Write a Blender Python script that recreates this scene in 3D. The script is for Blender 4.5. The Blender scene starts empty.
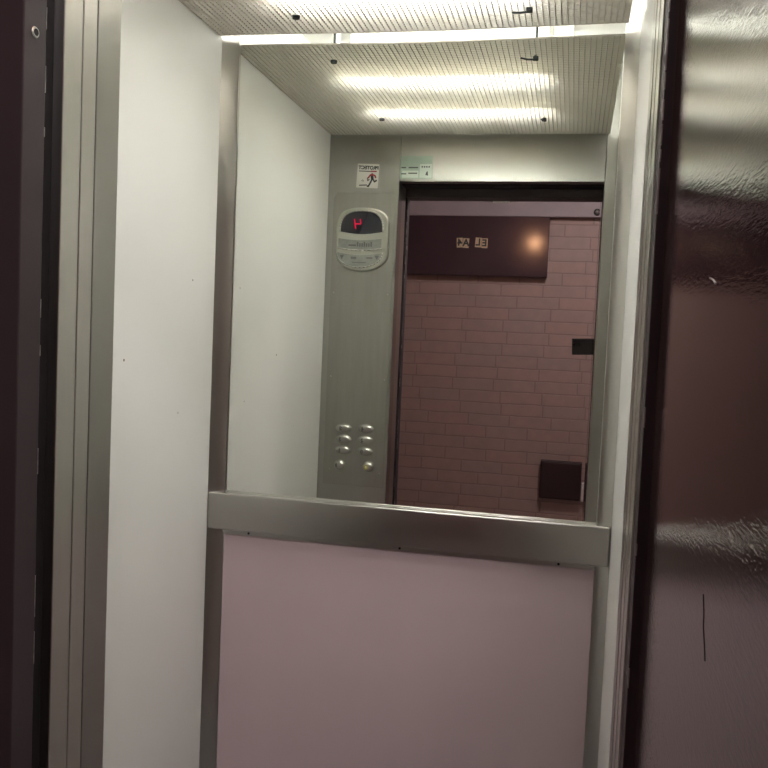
import bpy, bmesh, math, random
from mathutils import Vector, Matrix
random.seed(4)
S = bpy.context.scene
COL = S.collection

# ------------------------------------------------------------------ materials
def new_mat(name):
    m = bpy.data.materials.new(name); m.use_nodes = True
    nt = m.node_tree; nt.nodes.clear()
    out = nt.nodes.new('ShaderNodeOutputMaterial')
    return m, nt, out

def nd(nt, typ, **kw):
    n = nt.nodes.new(typ)
    for k, v in kw.items():
        if k in n.inputs: n.inputs[k].default_value = v
        else: setattr(n, k, v)
    return n

def coords(nt, scale=(1, 1, 1)):
    g = nd(nt, 'ShaderNodeNewGeometry')
    mp = nd(nt, 'ShaderNodeMapping')
    mp.inputs['Scale'].default_value = scale
    nt.links.new(g.outputs['Position'], mp.inputs['Vector'])
    return mp.outputs['Vector']

def mat_plain(name, col, rough=.5, metal=0., var=.06, vscale=9., bump=0., bscale=60., coat=0., spec=.5, stretch=(1, 1, 1)):
    m, nt, out = new_mat(name)
    p = nd(nt, 'ShaderNodeBsdfPrincipled', Roughness=rough, Metallic=metal)
    p.inputs['Coat Weight'].default_value = coat
    p.inputs['Specular IOR Level'].default_value = spec
    v = coords(nt, stretch)
    n = nd(nt, 'ShaderNodeTexNoise', Scale=vscale, Detail=4.)
    nt.links.new(v, n.inputs['Vector'])
    r = nd(nt, 'ShaderNodeValToRGB')
    r.color_ramp.elements[0].position = .3; r.color_ramp.elements[1].position = .7
    r.color_ramp.elements[0].color = tuple(c*(1-var) for c in col)+(1,)
    r.color_ramp.elements[1].color = tuple(min(1, c*(1+var)) for c in col)+(1,)
    nt.links.new(n.outputs['Fac'], r.inputs['Fac'])
    nt.links.new(r.outputs['Color'], p.inputs['Base Color'])
    if bump:
        n2 = nd(nt, 'ShaderNodeTexNoise', Scale=bscale, Detail=3.)
        nt.links.new(v, n2.inputs['Vector'])
        b = nd(nt, 'ShaderNodeBump', Strength=bump, Distance=.002)
        nt.links.new(n2.outputs['Fac'], b.inputs['Height'])
        nt.links.new(b.outputs['Normal'], p.inputs['Normal'])
    nt.links.new(p.outputs['BSDF'], out.inputs['Surface'])
    return m

def mat_brushed(name, col, rough, along='z', strength=.05):
    m, nt, out = new_mat(name)
    p = nd(nt, 'ShaderNodeBsdfPrincipled', Metallic=1., Anisotropic=.6)
    tg = nd(nt, 'ShaderNodeCombineXYZ'); tg.inputs[0].default_value = .7; tg.inputs[1].default_value = .7
    nt.links.new(tg.outputs[0], p.inputs['Tangent'])
    sc = {'z': (900, 900, 6), 'x': (6, 900, 900)}[along]
    v = coords(nt, sc)
    n = nd(nt, 'ShaderNodeTexNoise', Scale=1., Detail=2.)
    nt.links.new(v, n.inputs['Vector'])
    r = nd(nt, 'ShaderNodeValToRGB')
    r.color_ramp.elements[0].color = tuple(c*.985 for c in col)+(1,)
    r.color_ramp.elements[1].color = tuple(min(1, c*1.015) for c in col)+(1,)
    nt.links.new(n.outputs['Fac'], r.inputs['Fac'])
    nt.links.new(r.outputs['Color'], p.inputs['Base Color'])
    mr = nd(nt, 'ShaderNodeMapRange')
    mr.inputs['To Min'].default_value = rough*.98; mr.inputs['To Max'].default_value = rough*1.02
    nt.links.new(n.outputs['Fac'], mr.inputs['Value'])
    nt.links.new(mr.outputs['Result'], p.inputs['Roughness'])
    nt.links.new(p.outputs['BSDF'], out.inputs['Surface'])
    return m

def mat_emit(name, col, strength):
    m, nt, out = new_mat(name)
    e = nd(nt, 'ShaderNodeEmission', Strength=strength)
    e.inputs['Color'].default_value = tuple(col)+(1,)
    nt.links.new(e.outputs['Emission'], out.inputs['Surface'])
    return m

def mat_mirror():
    m, nt, out = new_mat('mirror_glass')
    g = nd(nt, 'ShaderNodeBsdfGlossy', Roughness=0.0)
    g.inputs['Color'].default_value = (.86, .875, .835, 1)
    nt.links.new(g.outputs['BSDF'], out.inputs['Surface'])
    return m

def mat_laminate():
    """white laminate with a few small dark dents at fixed spots"""
    m, nt, out = new_mat('white_laminate')
    p = nd(nt, 'ShaderNodeBsdfPrincipled', Roughness=.42)
    v = coords(nt)
    n = nd(nt, 'ShaderNodeTexNoise', Scale=3., Detail=5.)
    nt.links.new(v, n.inputs['Vector'])
    r = nd(nt, 'ShaderNodeValToRGB')
    r.color_ramp.elements[0].color = (.72, .715, .69, 1); r.color_ramp.elements[1].color = (.76, .755, .73, 1)
    nt.links.new(n.outputs['Fac'], r.inputs['Fac'])
    last = r.outputs['Color']
    for (y, z, rad) in ((-.141, 1.531, .0022), (-.438, 1.351, .0028), (-.197, 1.227, .0018), (-.62, 1.12, .0015)):
        d = nd(nt, 'ShaderNodeVectorMath', operation='DISTANCE')
        d.inputs[1].default_value = (0, y, z)
        nt.links.new(v, d.inputs[0])
        lt = nd(nt, 'ShaderNodeMath', operation='LESS_THAN'); lt.inputs[1].default_value = rad
        nt.links.new(d.outputs['Value'], lt.inputs[0])
        mx = nd(nt, 'ShaderNodeMix', data_type='RGBA')
        nt.links.new(lt.outputs[0], mx.inputs['Factor'])
        nt.links.new(last, mx.inputs['A']); mx.inputs['B'].default_value = (.12, .09, .07, 1)
        last = mx.outputs['Result']
    nt.links.new(last, p.inputs['Base Color'])
    nt.links.new(p.outputs['BSDF'], out.inputs['Surface'])
    return m

def mat_brick():
    m, nt, out = new_mat('painted_brick')
    p = nd(nt, 'ShaderNodeBsdfPrincipled', Roughness=.62)
    v = coords(nt)
    sx = nd(nt, 'ShaderNodeSeparateXYZ'); nt.links.new(v, sx.inputs[0])
    nz = nd(nt, 'ShaderNodeTexNoise', Scale=7., Detail=3.); nt.links.new(v, nz.inputs['Vector'])
    wob = nd(nt, 'ShaderNodeMath', operation='MULTIPLY_ADD'); wob.inputs[1].default_value = .012; wob.inputs[2].default_value = -.006
    nt.links.new(nz.outputs['Fac'], wob.inputs[0])
    az = nd(nt, 'ShaderNodeMath', operation='ADD'); nt.links.new(sx.outputs['Z'], az.inputs[0]); nt.links.new(wob.outputs[0], az.inputs[1])
    flo = nd(nt, 'ShaderNodeMath', operation='DIVIDE'); flo.inputs[1].default_value = .078; nt.links.new(az.outputs[0], flo.inputs[0])
    row = nd(nt, 'ShaderNodeMath', operation='FLOOR'); nt.links.new(flo.outputs[0], row.inputs[0])
    wn = nd(nt, 'ShaderNodeTexWhiteNoise', noise_dimensions='1D'); nt.links.new(row.outputs[0], wn.inputs['W'])
    ax = nd(nt, 'ShaderNodeMath', operation='MULTIPLY_ADD'); ax.inputs[1].default_value = .16; nt.links.new(wn.outputs['Value'], ax.inputs[0]); nt.links.new(sx.outputs['X'], ax.inputs[2])
    cx = nd(nt, 'ShaderNodeCombineXYZ'); nt.links.new(ax.outputs[0], cx.inputs['X']); nt.links.new(az.outputs[0], cx.inputs['Y'])
    b = nd(nt, 'ShaderNodeTexBrick')
    b.offset = .37
    b.inputs['Scale'].default_value = 1.
    b.inputs['Brick Width'].default_value = .27; b.inputs['Row Height'].default_value = .078
    b.inputs['Mortar Size'].default_value = .006; b.inputs['Mortar Smooth'].default_value = .9; b.inputs['Bias'].default_value = -.1
    b.inputs['Color1'].default_value = (.30, .195, .172, 1); b.inputs['Color2'].default_value = (.275, .195, .18, 1)
    b.inputs['Mortar'].default_value = (.215, .14, .13, 1)
    nt.links.new(cx.outputs[0], b.inputs['Vector'])
    n2 = nd(nt, 'ShaderNodeTexNoise', Scale=16., Detail=7.); nt.links.new(v, n2.inputs['Vector'])
    mx = nd(nt, 'ShaderNodeMix', data_type='RGBA', blend_type='MULTIPLY'); mx.inputs['Factor'].default_value = .7
    rr = nd(nt, 'ShaderNodeValToRGB'); rr.color_ramp.elements[0].color = (.7, .7, .72, 1); rr.color_ramp.elements[1].color = (1.15, 1.1, 1.1, 1)
    nt.links.new(n2.outputs['Fac'], rr.inputs['Fac'])
    nt.links.new(b.outputs['Color'], mx.inputs['A']); nt.links.new(rr.outputs['Color'], mx.inputs['B'])
    nt.links.new(mx.outputs['Result'], p.inputs['Base Color'])
    inv = nd(nt, 'ShaderNodeMath', operation='SUBTRACT'); inv.inputs[0].default_value = 1.; nt.links.new(b.outputs['Fac'], inv.inputs[1])
    bp = nd(nt, 'ShaderNodeBump', Strength=.3, Distance=.004)
    nt.links.new(inv.outputs[0], bp.inputs['Height']); nt.links.new(bp.outputs['Normal'], p.inputs['Normal'])
    nt.links.new(p.outputs['BSDF'], out.inputs['Surface'])
    return m

def mat_louver():
    """white slightly translucent plastic"""
    m, nt, out = new_mat('white_louver_plastic')
    v = coords(nt)
    n = nd(nt, 'ShaderNodeTexNoise', Scale=4., Detail=3.); nt.links.new(v, n.inputs['Vector'])
    r = nd(nt, 'ShaderNodeValToRGB')
    r.color_ramp.elements[0].color = (.42, .40, .35, 1); r.color_ramp.elements[1].color = (.47, .45, .40, 1)
    nt.links.new(n.outputs['Fac'], r.inputs['Fac'])
    tr = nd(nt, 'ShaderNodeBsdfTranslucent'); nt.links.new(r.outputs['Color'], tr.inputs['Color'])
    df = nd(nt, 'ShaderNodeBsdfPrincipled', Roughness=.35); nt.links.new(r.outputs['Color'], df.inputs['Base Color'])
    m1 = nd(nt, 'ShaderNodeMixShader'); m1.inputs[0].default_value = .5
    nt.links.new(tr.outputs[0], m1.inputs[1]); nt.links.new(df.outputs[0], m1.inputs[2])
    nt.links.new(m1.outputs[0], out.inputs['Surface'])
    return m

def mat_gloss_paint(name, col, rough, bump, scale, stretch=(1, 1, 1), spec=.5):
    m, nt, out = new_mat(name)
    p = nd(nt, 'ShaderNodeBsdfPrincipled', Roughness=rough)
    p.inputs['Specular IOR Level'].default_value = spec
    v = coords(nt)
    n = nd(nt, 'ShaderNodeTexNoise', Scale=5., Detail=6.); nt.links.new(v, n.inputs['Vector'])
    r = nd(nt, 'ShaderNodeValToRGB')
    r.color_ramp.elements[0].color = tuple(c*.8 for c in col)+(1,); r.color_ramp.elements[1].color = tuple(c*1.2 for c in col)+(1,)
    nt.links.new(n.outputs['Fac'], r.inputs['Fac']); nt.links.new(r.outputs['Color'], p.inputs['Base Color'])
    n2 = nd(nt, 'ShaderNodeTexNoise', Scale=scale, Detail=2.5); nt.links.new(coords(nt, stretch), n2.inputs['Vector'])
    b = nd(nt, 'ShaderNodeBump', Strength=bump, Distance=.001); nt.links.new(n2.outputs['Fac'], b.inputs['Height'])
    nt.links.new(b.outputs['Normal'], p.inputs['Normal'])
    nt.links.new(p.outputs['BSDF'], out.inputs['Surface'])
    return m

def mat_terrazzo():
    m, nt, out = new_mat('terrazzo')
    p = nd(nt, 'ShaderNodeBsdfPrincipled', Roughness=.35)
    v = coords(nt)
    vo = nd(nt, 'ShaderNodeTexVoronoi', Scale=70.); nt.links.new(v, vo.inputs['Vector'])
    r = nd(nt, 'ShaderNodeValToRGB'); r.color_ramp.elements[0].color = (.30, .24, .23, 1); r.color_ramp.elements[1].color = (.16, .12, .115, 1)
    nt.links.new(vo.outputs['Distance'], r.inputs['Fac']); nt.links.new(r.outputs['Color'], p.inputs['Base Color'])
    nt.links.new(p.outputs['BSDF'], out.inputs['Surface'])
    return m

TUBE = 86.0
LAMP = 60.0
HALL = 128.0
M = dict(
    lam=mat_laminate(),
    pink=mat_plain('pink_laminate', (.50, .395, .41), .45, var=.03, vscale=4),
    steel_z=mat_brushed('brushed_steel_upright', (.57, .56, .525), .28, 'z'),
    steel_x=mat_brushed('brushed_steel_rail', (.42, .405, .385), .28, 'x'),
    steel_p=mat_brushed('brushed_steel_panel', (.41, .405, .38), .28, 'z'),
    plate=mat_plain('matt_steel_plate', (.36, .355, .325), .40, 1., var=.04, stretch=(1, 1, .1), vscale=60),
    bezel=mat_plain('satin_bezel', (.46, .46, .41), .33, 1., var=.03),
    chrome=mat_plain('chrome', (.50, .49, .46), .30, 1., var=.02),
    screen=mat_plain('dark_screen', (.012, .012, .018), .18, var=.02),
    strip=mat_plain('pale_insert', (.21, .22, .20), .35, var=.15, vscale=70),
    ink=mat_plain('dark_ink', (.012, .02, .02), .5, var=.02),
    inkgrey=mat_plain('grey_ink', (.06, .06, .06), .5, var=.02),
    redink=mat_plain('red_ink', (.35, .03, .05), .5, var=.02),
    white=mat_plain('white_vinyl', (.68, .67, .63), .4, var=.03),
    green=mat_plain('pale_green_plate', (.32, .40, .34), .4, var=.05, vscale=40),
    palegreen=mat_plain('pale_green_field', (.50, .56, .50), .4, var=.03),
    yellow=mat_emit('yellow_pilot_light', (.9, .75, .12), .38),
    red=mat_emit('red_led', (1., .02, .09), 1.0),
    black=mat_plain('matt_black', (.014, .011, .012), .6, var=.1, spec=.25),
    blackrub=mat_plain('black_rubber', (.016, .012, .014), .55, var=.15, spec=.3, bump=.1),
    maroon=mat_gloss_paint('dark_maroon_paint', (.032, .019, .023), .6, .1, 160),
    door=mat_gloss_paint('glossy_maroon_paint', (.050, .033, .036), .055, .21, 560, stretch=(1, .18, 1), spec=1.),
    worn=mat_plain('worn_bare_edge', (.30, .27, .27), .4, .6, var=.4, vscale=90),
    board=mat_gloss_paint('maroon_board_paint', (.045, .024, .031), .115, .02, 40),
    boxm=mat_gloss_paint('maroon_box_paint', (.020, .005, .007), .5, .10, 60),
    brick=mat_brick(),
    beam=mat_plain('pale_mauve_plaster', (.27, .22, .235), .7, var=.06, vscale=6, bump=.2),
    plaster=mat_plain('hall_plaster', (.42, .34, .32), .8, var=.05, bump=.2),
    brass=mat_plain('aged_brass', (.30, .20, .10), .3, 1., var=.1),
    bone=mat_plain('bone_plastic', (.50, .42, .40), .45, var=.03),
    floor=mat_terrazzo(),
    rubber=mat_plain('grey_rubber_floor', (.12, .11, .11), .6, var=.15, vscale=50, bump=.2),
    diffuser=mat_louver(),
    tube=mat_emit('tube_light', (1., .985, .945), TUBE),
    batten=mat_plain('white_enamel', (.72, .72, .69), .4, var=.02),
    globe=mat_emit('warm_globe', (1., .50, .27), LAMP),
    hallfill=mat_emit('added_hall_glow', (1., .91, .92), HALL),
    mirror=mat_mirror(),
    goldink=mat_plain('gold_tile', (.52, .40, .28), .4, .3, var=.2, vscale=120),
    phone=mat_plain('phone_black', (.02, .023, .03), .35, var=.02),
    lens=mat_plain('phone_lens_glass', (.005, .005, .01), .08, var=.02),
)

# ------------------------------------------------------------------ helpers
def world_loc(o):
    v = Vector((0, 0, 0))
    while o: v += o.location; o = o.parent
    return v

def obj(name, bm, mat, parent=None, smooth=False):
    """link bm (world coordinates) as ONE mesh object"""
    me = bpy.data.meshes.new(name)
    bmesh.ops.recalc_face_normals(bm, faces=bm.faces)
    if parent: org = world_loc(parent)
    else:
        xs = [v.co.x for v in bm.verts]; ys = [v.co.y for v in bm.verts]; zs = [v.co.z for v in bm.verts]
        org = Vector(((min(xs)+max(xs))/2, (min(ys)+max(ys))/2, min(zs)))
    bmesh.ops.translate(bm, vec=-org, verts=bm.verts)
    bm.to_mesh(me); bm.free()
    me.materials.append(mat)
    if smooth:
        for p in me.polygons: p.use_smooth = True
    o = bpy.data.objects.new(name, me); COL.objects.link(o)
    if parent: o.parent = parent
    else: o.location = org
    return o

def thing(name, loc, label, cat, group=None):
    o = bpy.data.objects.new(name, None); o.empty_display_size = .05
    COL.objects.link(o); o.location = loc
    tag(o, label, cat, group); return o

def tag(o, label, cat, group=None, kind=None):
    o['label'] = label; o['category'] = cat
    if group: o['group'] = group
    if kind: o['kind'] = kind
    return o

def struct(name, bm, mat, label, cat):
    return tag(obj(name, bm, mat), label, cat, None, 'structure')

def box(bm, x0, x1, y0, y1, z0, z1, bev=0., seg=2):
    r = bmesh.ops.create_cube(bm, size=1.)
    vs = r['verts']
    for v in vs:
        v.co = Vector((x0+(v.co.x+.5)*(x1-x0), y0+(v.co.y+.5)*(y1-y0), z0+(v.co.z+.5)*(z1-z0)))
    if bev:
        es = list({e for v in vs for e in v.link_edges})
        bmesh.ops.bevel(bm, geom=es, offset=bev, segments=seg, affect='EDGES', profile=.5)
    return bm

def B(*a, **k): return box(bmesh.new(), *a, **k)

def prism(bm, pts, y0, y1, bev=0., seg=2):
    """outline in XZ extruded from y0 to y1 (y1 is the face towards +Y)"""
    f = bm.faces.new([bm.verts.new((x, y1, z)) for x, z in pts])
    r = bmesh.ops.extrude_face_region(bm, geom=[f])
    vs = [g for g in r['geom'] if isinstance(g, bmesh.types.BMVert)]
    bmesh.ops.translate(bm, vec=(0, y0-y1, 0), verts=vs)
    if bev:
        es = [e for e in f.edges]
        bmesh.ops.bevel(bm, geom=es, offset=bev, segments=seg, affect='EDGES', profile=.5)
    return bm

def cyl(bm, c, axis, r0, r1, L, n=24):
    m = Vector((0, 0, 1)).rotation_difference(Vector(axis)).to_matrix().to_4x4()
    m.translation = Vector(c)+Vector(axis).normalized()*L/2
    bmesh.ops.create_cone(bm, cap_ends=True, segments=n, radius1=r0, radius2=r1, depth=L, matrix=m)
    return bm

def tube(bm, pts, r, n=10):
    for a, b in zip(pts[:-1], pts[1:]):
        a, b = Vector(a), Vector(b); d = b-a
        cyl(bm, a, d, r, r, d.length, n)
    for p in pts:
        bmesh.ops.create_uvsphere(bm, u_segments=n, v_segments=6, radius=r, matrix=Matrix.Translation(Vector(p)))
    return bm

def ellipse(cx, cz, a, b, n=40, t0=0., t1=2*math.pi, closed=True):
    k = n if closed else n+1
    return [(cx+a*math.cos(t0+(t1-t0)*i/n), cz+b*math.sin(t0+(t1-t0)*i/n)) for i in range(k)]

def dome(bm, cx, y, cz, a, b, h, n=36, rings=7):
    """low elliptical dome rising towards +Y from plane y"""
    prev = None
    for j in range(rings):
        t = j/rings*math.pi/2
        ring = [bm.verts.new((cx+a*math.cos(t)*math.cos(u), y+h*math.sin(t), cz+b*math.cos(t)*math.sin(u))) for u in [2*math.pi*i/n for i in range(n)]]
        if prev:
            for i in range(n): bm.faces.new((prev[i], prev[(i+1) % n], ring[(i+1) % n], ring[i]))
        else:
            bm.faces.new(ring)
        prev = ring
    top = bm.verts.new((cx, y+h, cz))
    for i in range(n): bm.faces.new((prev[i], prev[(i+1) % n], top))
    return bm

def text_bm(s, size, cx, y, cz, depth=.0004, tilt=0., bold=0.):
    """lettering that reads right for someone looking towards -Y (its own right is -X)"""
    cu = bpy.data.curves.new('lettering', 'FONT'); cu.body = s; cu.size = size; cu.extrude = depth
    cu.offset = bold; cu.align_x = 'CENTER'; cu.align_y = 'CENTER'
    t = bpy.data.objects.new('lettering', cu); COL.objects.link(t)
    bpy.context.view_layer.update()
    me = bpy.data.meshes.new_from_object(t.evaluated_get(bpy.context.evaluated_depsgraph_get()))
    bm = bmesh.new(); bm.from_mesh(me)
    bpy.data.objects.remove(t); bpy.data.curves.remove(cu); bpy.data.meshes.remove(me)
    R = Matrix(((-1, 0, 0), (0, 0, 1), (0, 1, 0))).to_4x4()
    R = Matrix.Rotation(tilt, 4, 'Y') @ R
    bmesh.ops.transform(bm, matrix=Matrix.Translation((cx, y+depth, cz)) @ R, verts=bm.verts)
    return bm

# ------------------------------------------------------------------ dimensions (metres)
W, D = .972, .907               # cabin clear width and depth
XL, XR = .2525, .9365           # clear door opening
FT = 2.34                       # top of the cabin walls
PANEL_Z = 2.111

# ------------------------------------------------------------------ cabin shell
struct('wall_left', B(-.03, 0, -.951, 0, 0, FT), M['lam'], 'white laminate wall on the left inside the lift cabin', 'wall')
struct('wall_right', B(W, W+.03, -.905, 0, 0, FT), M['lam'], 'narrow white laminate strip of cabin wall beside the right corner post', 'wall')
struct('wall_back', B(-.03, W+.03, .006, .036, 0, FT), M['batten'], 'white back wall of the lift cabin behind the mirror', 'wall')
struct('floor', B(-.03, W+.03, -1.033, .006, -.03, 0), M['rubber'], 'grey rubber floor of the lift cabin', 'floor')
struct('ceiling', B(-.03, W+.03, -1.033, .036, FT, FT+.03), M['batten'], 'white cabin ceiling above the lights', 'ceiling')

# lower back panel
tag(obj('wall_panel', B(.040, .940, -.006, .006, .09, .955), M['pink']), 'pale pink laminate panel under the steel rail', 'panel')
tag(obj('kick_plate', B(.0, W, -.012, .005, .0, .09, bev=.001), M['steel_x']), 'steel kick plate along the foot of the pink panel', 'kick plate')

# mirror
tag(obj('mirror', B(.018, W-.018, 0, .006, .95, 2.22), M['mirror']), 'large wall mirror above the steel rail', 'mirror')

# corner posts
def post(xw, xm, label):
    """bowed cover strip across the corner: deep at the side wall, shallow at the mirror"""
    bm = bmesh.new()
    plan = []
    for i in range(13):
        t = i/12
        plan.append((xw+(xm-xw)*t, -.0225+.038*(.66*t-.21*t*t)))
    plan += [(xm, -.0004), (xw, -.0004)]
    f = bm.faces.new([bm.verts.new((x, y, 0)) for x, y in plan])
    r = bmesh.ops.extrude_face_region(bm, geom=[f])
    bmesh.ops.translate(bm, vec=(0, 0, 2.24), verts=[g for g in r['geom'] if isinstance(g, bmesh.types.BMVert)])
    o = obj('corner_post', bm, M['steel_z'])
    return tag(o, label, 'corner post', 'corner posts beside the mirror')
p1 = post(.0005, .0385, 'brushed steel corner post left of the mirror, beside the white wall')
p2 = post(W-.0005, .9405, 'brushed steel corner post right of the mirror')

# rail
rail = thing('handrail', (W/2, -.0, .926), 'wide flat brushed steel rail between mirror and pink panel', 'rail')
obj('rail_bar', B(.004, W-.004, -.026, -.0145, .926, 1.0155, bev=.003, seg=3), M['steel_x'], rail, True)
obj('rail_ledge', B(.0395, .9395, -.020, -.0006, 1.0, 1.0145, bev=.002), M['steel_x'], rail, True)
obj('lower_trim', B(.0395, .9395, -.0135, -.0065, .9135, .932, bev=.0012), M['steel_x'], rail)
for x in (.108, .49, .86):
    bm = bmesh.new(); cyl(bm, (x, -.0133, .9195), (0, -1, 0), .0032, .0026, .0015, 12)
    s = obj('screw', bm, M['black'], rail); s['label'] = 'small dark screw head under the rail'

# ------------------------------------------------------------------ cabin front (seen in the mirror)
fl = bmesh.new()
box(fl, .0, XL, -.962, -D, 0, FT, bev=.0012)
struct('trim_1', fl, M['steel_p'], 'tall steel front panel carrying the lift buttons, seen in the mirror', 'panel')
struct('trim_2', B(XL+.0012, XR-.0012, -.951, -D, 1.953, FT, bev=.0012), M['steel_x'] if False else M['steel_p'], 'steel lintel panel over the lift doorway, seen in the mirror', 'lintel')
struct('trim_3', B(XR, W, -.951, -D, 0, FT, bev=.0012), M['steel_p'], 'narrow steel upright right of the lift doorway', 'door frame')
struct('trim_4', B(.06, XL-.0005, -.9935, -.9632, 0, FT, bev=.0012), M['steel_z'], 'narrow middle strip of steel door jamb on the left', 'door frame')
struct('trim_5', B(.06, XL-.0010, -1.033, -.9947, 0, FT, bev=.0012), M['steel_z'], 'outer steel strip of the door jamb beside the black gap', 'door frame')
struct('trim_6', B(XR+.0005, .953, -.989, -.9535, 0, FT, bev=.0012), M['steel_z'], 'thin steel strip of the right door jamb', 'door frame')
struct('trim_7', B(XR+.001, .953, -1.033, -.9915, 0, FT, bev=.0012), M['steel_z'], 'outer thin steel strip of the right door jamb', 'door frame')
struct('trim_8', B(XL-.01, XR+.01, -1.033, -.9535, 1.951, FT), M['black'], 'underside of the lintel between cabin and landing, coloured black for its shade', 'lintel')  # shade of the downward face put into its black colour
g = bmesh.new()
box(g, .20, .238, -1.0685, -1.0335, 0, FT)  # black block in the recess, its colour standing for the gap's shade
struct('trim_9', g, M['black'], 'strip coloured black as the shade in the gap between the steel jamb and the maroon landing frame', 'gap')
struct('trim_10', B(.941, .953, -1.0685, -1.0335, 0, FT), M['black'], 'strip coloured black as the shade in the gap beside the right steel jamb', 'gap')  # same on the right: gap shade given as a black strip

# landing door frame (maroon)
lf = thing('door_frame', (.6, -1.09, 0), 'dark maroon steel frame of the landing doorway, worn along its left edge', 'door frame')
lf['kind'] = 'structure'
obj('left_jamb', B(.10, XL, -1.110, -1.069, 0, 2.08, bev=.0015), M['maroon'], lf)
obj('right_jamb', B(XR, .985, -1.110, -1.069, 0, 2.08, bev=.0008), M['maroon'], lf)
obj('lintel', B(XL+.0005, XR-.0005, -1.110, -1.0345, 1.921, 2.08, bev=.0015), M['maroon'], lf)
bm = bmesh.new()
z = .2
while z < 2.0:
    L = random.uniform(.01, .06)
    if random.random() < .5 or z > 1.55: box(bm, XL-.0012, XL+.0004, -1.0702, -1.0690+random.uniform(-.0006, .0002), z, z+L)
    z += L+random.uniform(.004, .05)
w = obj('worn_edge', bm, M['worn'], lf); w['label'] = 'bare metal showing along the jamb edge'
bm = bmesh.new(); cyl(bm, (XL+.0002, -1.090, 1.747), (1, 0, 0), .0065, .0055, .0012, 20)
h = obj('screw', bm, M['chrome'], lf); h['label'] = 'screw in the left jamb'
bm = bmesh.new(); cyl(bm, (XL+.0013, -1.090, 1.747), (1, 0, 0), .004, .004, .0006, 16); obj('screw_recess', bm, M['black'], h)
bm = B(.556, .615, -1.1110, -1.102, 1.9165, 1.9212, bev=.0006)
s = obj('strike_plate', bm, M['white'], lf); s['label'] = 'small pale strike plate under the lintel'

bm = bmesh.new()
z = .4
while z < 1.85:
    L = random.uniform(.01, .05)
    box(bm, XR-.0004, XR+.0010, -1.1106, -1.1085, z, z+L)
    z += L+(random.uniform(.002, .01) if z > 1.5 else random.uniform(.05, .2))
w = obj('worn_edge', bm, M['worn'], lf); w['label'] = 'bare metal showing along the jamb edge'

# open landing door
dr = thing('door_1', (.975, -1.05, 0), 'glossy dark maroon landing door standing open on the right', 'door')
dr['kind'] = 'structure'
obj('door_leaf', B(.9455, .985, -1.86, -1.112, .012, 2.06, bev=.002), M['door'], dr)
def scratch(pts, r, mat, lab):
    bm = bmesh.new(); tube(bm, [(.9454, y, z) for y, z in pts], r, 6)
    s = obj('scratch', bm, mat, dr); s['label'] = lab
scratch([(-1.405, 1.464), (-1.418, 1.462), (-1.428, 1.459)] , .0006, M['worn'], 'short pale scratch on the door')
scratch([(-1.455, 1.283), (-1.461, 1.274), (-1.462, 1.267), (-1.470, 1.258), (-1.474, 1.252)], .0003, M['black'], 'long dark scratch low on the door')

# ------------------------------------------------------------------ ceiling light
lt = thing('ceiling_louver', (W/2, -D/2, PANEL_Z), 'white square-celled louver panel hung under the ceiling lights, sagging a little', 'ceiling light')
bm = bmesh.new()
x0, x1, y0, y1 = .0025, .944, -.9045, -.039
nx, ny = 74, 68
def pz(u, v):
    back = 2.1205 - .0080*math.sin(math.pi*min(u/.6, 1)/2)**1.6 + .0025*max(0, (u-.6)/.4)
    front = 2.1135 - .006*u
    return front+(back-front)*v
lip = .0048
lo = [[bm.verts.new((x0+(x1-x0)*i/nx, y0+(y1-y0)*j/ny, pz(i/nx, j/ny))) for j in range(ny+1)] for i in range(nx+1)]
hi = [[bm.verts.new(lo[i][j].co+Vector((0, 0, lip))) for j in range(ny+1)] for i in range(nx+1)]
for i in range(nx+1):
    for j in range(ny+1):
        if i < nx: bm.faces.new((lo[i][j], lo[i+1][j], hi[i+1][j], hi[i][j]))
        if j < ny: bm.faces.new((lo[i][j], lo[i][j+1], hi[i][j+1], hi[i][j]))
lv = obj('louver_grid', bm, M['diffuser'], lt)
so = lv.modifiers.new('wall_thickness', 'SOLIDIFY'); so.solidify_mode = 'NON_MANIFOLD'; so.thickness = .0013; so.offset = 0.
for (x, y) in ((.231, -.150), (.231, -.702)):
    bm = bmesh.new()
    zb = pz((x-x0)/(x1-x0), (y-y0)/(y1-y0))
    cyl(bm, (x, y, zb-.006), (0, 0, 1), .008, .009, .006, 20); cyl(bm, (x, y, zb), (0, 0, 1), .003, .003, FT-zb-.002, 8)
    c = obj('fixing_screw', bm, M['ink'], lt); c['label'] = 'dark round screw holding the panel'
for (x, y, kx) in ((.739, -.151, -1), (.741, -.708, -.25)):
    bm = bmesh.new()
    zb = pz((x-x0)/(x1-x0), (y-y0)/(y1-y0))
    box(bm, x-.006, x+.007, y-.005, y+.005, zb-.010, zb-.0005, bev=.0015)
    tube(bm, [(x, y, zb-.008), (x+.018*kx, y+.004, zb-.0085), (x+.034*kx, y+.008, zb-.006)], .0022, 8)
    cyl(bm, (x, y, zb), (0, 0, 1), .003, .003, FT-zb-.002, 8)
    c = obj('fixing_hook', bm, M['ink'], lt); c['label'] = 'dark bent clip holding the panel'

def batten(y, label):
    t = thing('fluorescent_light', (.485, y, FT), label, 'light', 'fluorescent tubes above the ceiling louver')
    obj('batten', B(.15, .82, y-.022, y+.022, FT-.05, FT, bev=.004), M['batten'], t)
    for x in (.188, .760):
        obj('lamp_holder', B(x, x+.016, y-.014, y+.014, 2.137, FT-.05, bev=.003), M['batten'], t)
    bm = bmesh.new(); cyl(bm, (.204, y, 2.156), (1, 0, 0), .013, .013, .556, 20)
    obj('tube', bm, M['tube'], t, True)
batten(-.280, 'fluorescent tube above the ceiling louver, nearer the mirror')
batten(-.598, 'fluorescent tube above the ceiling louver, nearer the doorway')

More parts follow.
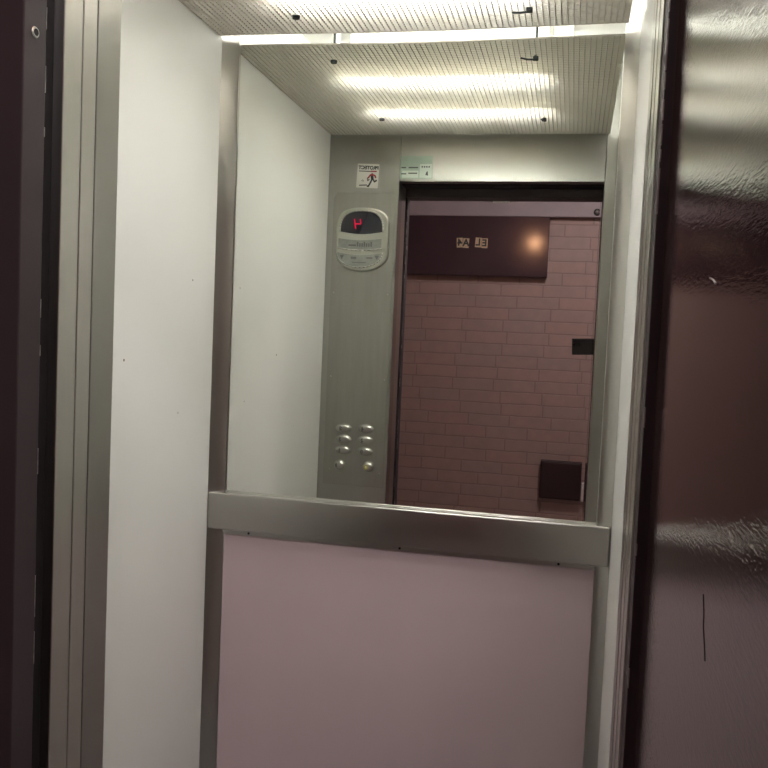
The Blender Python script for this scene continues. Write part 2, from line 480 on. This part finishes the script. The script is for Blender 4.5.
# ------------------------------------------------------------------ control panel (faces the mirror)
Y = -D + .0002
cp = thing('control_panel', (.132, -D, .89), 'steel lift control panel with display and oval buttons, reflected in the mirror', 'control panel')
pts = [(.022, .89), (.243, .89), (.243, 1.895), (.232, 1.915), (.034, 1.915), (.022, 1.895)]
bm = bmesh.new(); prism(bm, pts, Y, Y+.0022, bev=.0008)
obj('face_plate', bm, M['plate'], cp)
F = Y+.0022
ind = None
def arch(cx, cz, a, b, n=26, k=.72):
    o = []
    for i in range(n+1):
        t = math.pi*i/n; c, q = math.cos(t), math.sin(t)
        o.append((cx+a*math.copysign(abs(c)**k, c), cz+b*abs(q)**k))
    return o
def capsule(cx, zt, zb, a, bt, bb, n=26):
    return arch(cx, zt-bt, a, bt, n)+ellipse(cx, zb+bb, a, bb, n, math.pi, 2*math.pi, False)
bm = bmesh.new(); prism(bm, capsule(.132, 1.862, 1.642, .094, .072, .060), F, F+.012, bev=.006, seg=4)
ind = obj('indicator', bm, M['bezel'], cp)
F2 = F+.012
# display window: domed top, curved sill
top = arch(.129, 1.778, .074, .070)
bot = [(.055+(.148)*i/12, 1.778-.008*math.sin(math.pi*i/12)) for i in range(1, 12)]
bm = bmesh.new(); prism(bm, top+bot, F2-.002, F2+.0008)
sc_ = obj('display_screen', bm, M['screen'], ind); sc_['label'] = 'dark domed display window'
# seven segment figure 4 (b, c, f, g), reads right for someone in the cabin: their right is -X
bm = bmesh.new()
cx, cz, w2, h2, t = .116, 1.805, .0105, .0175, .0028
sl = .006
def seg(xa, za, xb, zb):
    a = Vector((xa - sl*(za-cz)/h2*.5, F2+.0012, za)); b = Vector((xb - sl*(zb-cz)/h2*.5, F2+.0012, zb))
    tube(bm, [a, b], t*.75, 8)
g_ = .0022
seg(cx-w2, cz+g_, cx-w2, cz+h2-g_)       # b  (upper, viewer's right)
seg(cx-w2, cz-g_, cx-w2, cz-h2+g_)       # c
seg(cx+w2, cz+g_, cx+w2, cz+h2-g_)       # f
seg(cx-w2+g_, cz, cx+w2-g_, cz)          # g
d4 = obj('led_digit', bm, M['red'], sc_); d4['label'] = 'red glowing floor figure'
# label window
pts = [(.048, 1.755)]+[(.048+.154*i/10, 1.755-.006*math.sin(math.pi*i/10)) for i in range(1, 10)]+[(.202, 1.755), (.202, 1.724)]+[(.202-.154*i/10, 1.724-.007*math.sin(math.pi*i/10)) for i in range(1, 10)]+[(.048, 1.724)]
bm = bmesh.new(); prism(bm, pts, F2-.002, F2+.0006)
lw = obj('label_window', bm, M['strip'], ind)
bm = bmesh.new()
for i, x in enumerate((.166, .158, .150, .142, .134, .126, .118)):
    box(bm, x-.0025, x+.0025, F2+.0006, F2+.0009, 1.727, 1.727+(.012 if i % 3 else .016))
box(bm, .085, .112, F2+.0006, F2+.0009, 1.729, 1.734)
obj('label_print', bm, M['inkgrey'], lw)
pts = [(.046, 1.706)]+[(.046+.158*i/10, 1.706-.008*math.sin(math.pi*i/10)) for i in range(1, 10)]+[(.204, 1.706)]+[(.125+.079*math.cos(a), 1.706+.048*math.sin(a)) for a in [-math.pi*i/14 for i in range(1, 14)]]
bm = bmesh.new(); prism(bm, pts, F2-.002, F2+.0006)
lw2 = obj('arrow_window', bm, M['strip'], ind)
for x in (.062, .187):
    bm = bmesh.new(); prism(bm, [(x-.008, 1.697), (x+.008, 1.697), (x+.001, 1.682)], F2+.0006, F2+.001)
    a_ = obj('arrow', bm, M['inkgrey'], lw2); a_['label'] = 'small dark arrow'
bm = bmesh.new()
box(bm, .095, .115, F2+.0006, F2+.0009, 1.684, 1.692); box(bm, .150, .172, F2+.0006, F2+.0009, 1.686, 1.691); box(bm, .1, .15, F2+.0006, F2+.0009, 1.671, 1.674)
obj('window_print', bm, M['inkgrey'], lw2)
# bright raised rims
def rim(name, pts, r):
    bm = bmesh.new(); P = [(x, F2+.0005, z) for x, z in pts]; tube(bm, P, r, 8); return obj(name, bm, M['chrome'], ind, True)
rim('rim', arch(.129, 1.778, .077, .073), .0026)
rim('rim', [(.046+.158*i/10, 1.721-.007*math.sin(math.pi*i/10)) for i in range(11)], .002)
rim('rim', [(.125+.082*math.cos(a), 1.706+.051*math.sin(a)) for a in [-math.pi*i/18 for i in range(0, 19)]], .0022)
# speaker emblem
bm = bmesh.new()
for k in range(-4, 5):
    zz = 1.585+k*.0062; hw = .047*math.sqrt(max(0, 1-(k/4.9)**2))
    box(bm, .132-hw, .132+hw, F-.0003, F+.0004, zz-.0013, zz+.0013)
obj('speaker_slots', bm, M['plate'], cp)
# buttons
nums = {(.172, 1.093): '4', (.092, 1.091): '5', (.172, 1.053): '2', (.092, 1.052): '3', (.172, 1.013): '0', (.092, 1.013): '1'}
for (x, zc), s in nums.items():
    bm = bmesh.new(); prism(bm, ellipse(x, zc, .0295, .0165, 36), F, F+.003, bev=.0012)
    b = obj('button', bm, M['bezel'], cp)
    bm = bmesh.new(); dome(bm, x, F+.003, zc, .0265, .0140, .007); obj('button_cap', bm, M['chrome'], b, True)
    bm = bmesh.new(); dome(bm, x-.009, F+.0065, zc, .0095, .0100, .003, 24, 4); k = obj('number_disc', bm, M['plate'], b, True)
    obj('number', text_bm(s, .017, x-.009, F+.0095, zc), M['ink'], b)
bm = bmesh.new(); prism(bm, ellipse(.082, .959, .021, .020, 32), F, F+.003, bev=.001)
kb = obj('key_switch', bm, M['bezel'], cp); kb['label'] = 'round key switch'
bm = bmesh.new(); dome(bm, .082, F+.003, .959, .0175, .0165, .008); obj('switch_cap', bm, M['chrome'], kb, True)
bm = bmesh.new(); box(bm, .0705, .0735, F+.0095, F+.0105, .952, .966); cyl(bm, (.074, F+.0072, .959), (0, 1, 0), .0055, .0055, .002, 16); obj('keyhole', bm, M['ink'], kb)
bm = bmesh.new(); prism(bm, ellipse(.187, .960, .0215, .0205, 32), F, F+.003, bev=.001)
ab = obj('alarm_button', bm, M['bezel'], cp); ab['label'] = 'round alarm button with yellow light'
bm = bmesh.new(); dome(bm, .187, F+.003, .960, .018, .0175, .008); obj('button_cap', bm, M['chrome'], ab, True)
bm = bmesh.new()
for i in range(20):
    a, b2 = 2*math.pi*i/20, 2*math.pi*(i+1)/20
    tube(bm, [(.180+.006*math.cos(a), F+.0105, .960+.006*math.sin(a)), (.180+.006*math.cos(b2), F+.0105, .960+.006*math.sin(b2))], .0013, 6)
obj('light_ring', bm, M['yellow'], ab)
for x, zc in ((.034, 1.566), (.2285, 1.564), (.036, 1.272), (.230, 1.268), (.044, .942), (.226, .938)):
    bm = bmesh.new(); dome(bm, x, F, zc, .0036, .0036, .0018, 16, 4); obj('screw', bm, M['chrome'], cp, True)

# stickers and plates
def rot_rect(cx, cz, a, b, t):
    c, s = math.cos(t), math.sin(t)
    return [(cx+c*x+s*z, cz-s*x+c*z) for x, z in ((-a, -b), (a, -b), (a, b), (-a, b))]
TL = -.03
st = thing('warning_sticker', (.140, -D, 1.93), 'white square warning sticker with a running figure, above the display', 'sticker')
bm = bmesh.new(); prism(bm, rot_rect(.140, 1.972, .0385, .041, .04), Y, Y+.0005); obj('backing', bm, M['white'], st)
obj('lettering', text_bm('PROTECT', .0165, .142, Y+.0005, 1.9995, .0002, .04, .0007), M['ink'], st)
bm = bmesh.new(); prism(bm, rot_rect(.134, 1.988, .026, .0015, .04), Y+.0005, Y+.0008); obj('grey_rule', bm, M['inkgrey'], st)
bm = bmesh.new(); prism(bm, rot_rect(.161, 1.9875, .0105, .0022, .04), Y+.0008, Y+.0010); obj('red_rule', bm, M['redink'], st)
bm = bmesh.new()
yf = Y+.0010
def limb(pts, r):
    for (xa, za), (xb, zb) in zip(pts[:-1], pts[1:]):
        tube(bm, [(xa, yf, za), (xb, yf, zb)], r, 6)
limb([(.156, 1.970), (.157, 1.963)], .0052); limb([(.157, 1.962), (.153, 1.954), (.148, 1.944), (.144, 1.9365), (.1405, 1.937)], .0027)
limb([(.158, 1.962), (.165, 1.952), (.1715, 1.956)], .0027)
obj('running_figure', bm, M['ink'], st)
bm = bmesh.new(); yf = Y+.0012
limb([(.143, 1.966), (.150, 1.975), (.158, 1.976), (.166, 1.973), (.1685, 1.967)], .0028); limb([(.156, 1.977), (.156, 1.971)], .0042)
obj('figure_jacket', bm, M['redink'], st)
bm = bmesh.new(); yf = Y+.0006
limb([(.139, 1.965), (.141, 1.956), (.146, 1.960)], .0018); limb([(.112, 1.940), (.137, 1.941)], .0019); limb([(.118, 1.956), (.126, 1.954), (.122, 1.960)], .0008)
obj('small_print', bm, M['inkgrey'], st)

np_ = thing('notice_sign', (.31, -D, 1.965), 'pale green notice plate on the steel lintel above the doorway', 'sign')
obj('plate', B(.2545, .366, Y, Y+.0006, 1.9625, 2.040), M['green'], np_)
obj('pale_field', B(.322, .364, Y+.0006, Y+.0009, 1.966, 2.012), M['palegreen'], np_)
obj('pale_field', B(.262, .318, Y+.0006, Y+.0009, 1.966, 1.990), M['palegreen'], np_)
bm = bmesh.new()
for (a, b, zz) in ((.283, .316, 2.000), (.258, .274, 2.000), (.283, .314, 1.981), (.258, .276, 1.979)): box(bm, a, b, Y+.0009, Y+.0011, zz-.002, zz+.002)
for i in range(4): box(bm, .328+.008*i, .333+.008*i, Y+.0009, Y+.0011, 2.000, 2.005)
prism(bm, [(.342, 1.975), (.352, 1.973), (.350, 1.988), (.346, 1.986)], Y+.0009, Y+.0011)
obj('faded_print', bm, M['inkgrey'], np_)

# ------------------------------------------------------------------ hallway behind the camera
HY = -3.60
struct('wall_hall', B(-1.7, 2.5, HY-.2, HY, 0, 2.75), M['brick'], 'brown brick hallway wall, seen in the mirror', 'wall')
struct('floor_hall', B(-1.7, 2.5, HY, -1.034, -.03, 0), M['floor'], 'dark speckled hallway floor', 'floor')
struct('ceiling_hall', B(-1.7, 2.5, HY, -1.034, 2.75, 2.80), M['plaster'], 'plain hallway ceiling', 'ceiling')
struct('wall_west', B(-1.75, -1.7, HY, -1.0, 0, 2.75), M['plaster'], 'plain hallway wall at the left end', 'wall')
struct('wall_east', B(2.5, 2.55, HY, -1.0, 0, 2.75), M['plaster'], 'plain hallway wall at the right end', 'wall')
bm = bmesh.new()
box(bm, -1.7, .10, -1.100, -1.04, 0, 2.75); box(bm, 1.02, 2.5, -1.100, -1.04, 0, 2.75); box(bm, .10, 1.02, -1.100, -1.04, 2.081, 2.75)
struct('wall_landing', bm, M['plaster'], 'hallway wall around the lift doorway', 'wall')
struct('trim_11', B(-1.7, 2.5, HY, HY+.05, 2.226, 2.45, bev=.004), M['beam'], 'pale mauve beam along the top of the brick wall, in the mirror', 'beam')

bd = thing('wall_board', (.2, HY, 1.84), 'wide dark maroon board with number tiles on the brick wall, in the mirror', 'board')
obj('board', B(-.42, .676, HY, HY+.055, 1.842, 2.225, bev=.003), M['board'], bd)
for cx_, s in ((.106, '4'), (.147, 'A'), (.227, 'L'), (.268, 'E')):
    dz = random.uniform(-.004, .004)
    bm = bmesh.new(); prism(bm, rot_rect(cx_, 2.052+dz, .0195, .031, random.uniform(-.06, .06)), HY+.055, HY+.058)
    t = obj('number_tile', bm, M['goldink'], bd); t['label'] = 'small gold tile'
    obj('figure', text_bm(s, .062, cx_, HY+.058, 2.052+dz, .0005, 0., .0022), M['ink'], t)

hb = thing('utility_box', (.83, HY, .42), 'dark maroon square box low on the brick wall, in the mirror', 'box')
obj('body', B(.700, .960, HY, HY+.05, .420, .665, bev=.004), M['boxm'], hb)
obj('cover', B(.708, .952, HY+.05, HY+.056, .428, .657, bev=.003), M['boxm'], hb)
tag(obj('wall_switch', B(.964, 1.002, HY, HY+.03, .412, .535, bev=.004), M['bone']), 'pale narrow switch beside the maroon box', 'switch')
rf = thing('door_stud', (.966, HY+.05, 2.25), 'small dark round fitting with a shiny dome on the mauve beam', 'fitting')
bm = bmesh.new(); cyl(bm, (.966, HY+.05, 2.258), (0, 1, 0), .022, .019, .012, 24); obj('base', bm, M['black'], rf)
bm = bmesh.new(); dome(bm, .966, HY+.062, 2.258, .012, .012, .012, 20, 6); obj('dome', bm, M['chrome'], rf, True)

wl = thing('wall_lamp', (.468, -1.10, 2.26), 'round warm wall lamp over the lift doorway in the hallway', 'lamp')
bm = bmesh.new(); cyl(bm, (.468, -1.100, 2.335), (0, -1, 0), .055, .05, .02, 28); obj('base', bm, M['brass'], wl)
bm = bmesh.new(); bmesh.ops.create_uvsphere(bm, u_segments=24, v_segments=14, radius=.05, matrix=Matrix.Translation((.468, -1.165, 2.335))); obj('globe', bm, M['globe'], wl, True)

hl = thing('added_ceiling_light', (1.05, -2.25, 2.65), 'unseen round white ceiling light added behind the camera to brighten the hallway', 'lamp')  # unseen light, added to brighten the hall and the pink panel
bm = bmesh.new(); cyl(bm, (1.05, -2.25, 2.75), (0, 0, -1), .15, .15, .03, 32); obj('base', bm, M['batten'], hl)
bm = bmesh.new(); cyl(bm, (1.05, -2.25, 2.72), (0, 0, -1), .14, .11, .06, 32); obj('shade', bm, M['hallfill'], hl)

# ------------------------------------------------------------------ phone that takes the picture (its reflection shows in the mirror)
CAM = Vector((.8668, -1.95, 1.42))
p, yw, r = -.0564, -.2195, .0432
cy, sy, cp_, sp = math.cos(yw), math.sin(yw), math.cos(p), math.sin(p)
fwd = Vector((sy*cp_, cy*cp_, sp)); right0 = Vector((cy, -sy, 0)); up0 = right0.cross(fwd)
right = math.cos(r)*right0+math.sin(r)*up0; upv = -math.sin(r)*right0+math.cos(r)*up0
rot = Matrix((right, upv, -fwd)).transposed()
ph = thing('smartphone', CAM, 'black smartphone held sideways at the doorway, seen in the mirror', 'phone')
def phone_part(name, bm, mat):
    bmesh.ops.transform(bm, matrix=rot.to_4x4(), verts=bm.verts)
    bmesh.ops.translate(bm, vec=CAM, verts=bm.verts)
    return obj(name, bm, mat, ph)
phone_part('phone_body', box(bmesh.new(), -.010, .145, -.046, .028, .0035, .0115, bev=.003), M['phone'])
bm = bmesh.new(); cyl(bm, (0, 0, .0012), (0, 0, 1), .006, .0065, .0024, 24); phone_part('lens_ring', bm, M['lens'])
bm = bmesh.new(); cyl(bm, (.022, 0, .002), (0, 0, 1), .006, .0065, .002, 24); phone_part('lens_ring', bm, M['lens'])

# ------------------------------------------------------------------ camera, world, view
cd = bpy.data.cameras.new('camera'); cd.sensor_width = 36; cd.sensor_height = 36; cd.sensor_fit = 'HORIZONTAL'
cd.lens = 36*840.7/768; cd.clip_start = .002
co = bpy.data.objects.new('camera', cd); COL.objects.link(co)
mw = rot.to_4x4(); mw.translation = CAM; co.matrix_world = mw
S.camera = co
wd = bpy.data.worlds.new('world'); S.world = wd; wd.use_nodes = True
wd.node_tree.nodes['Background'].inputs[0].default_value = (.02, .018, .018, 1); wd.node_tree.nodes['Background'].inputs[1].default_value = .2
vs_ = S.view_settings; vs_.view_transform = 'Standard'; vs_.look = 'None'; vs_.gamma = 1; vs_.exposure = 0; vs_.use_curve_mapping = False
cy_ = S.cycles
cy_.max_bounces = 14; cy_.diffuse_bounces = 6; cy_.glossy_bounces = 8; cy_.transmission_bounces = 8; cy_.transparent_max_bounces = 12
cy_.use_denoising = True; cy_.sample_clamp_indirect = 60.; cy_.caustics_reflective = True
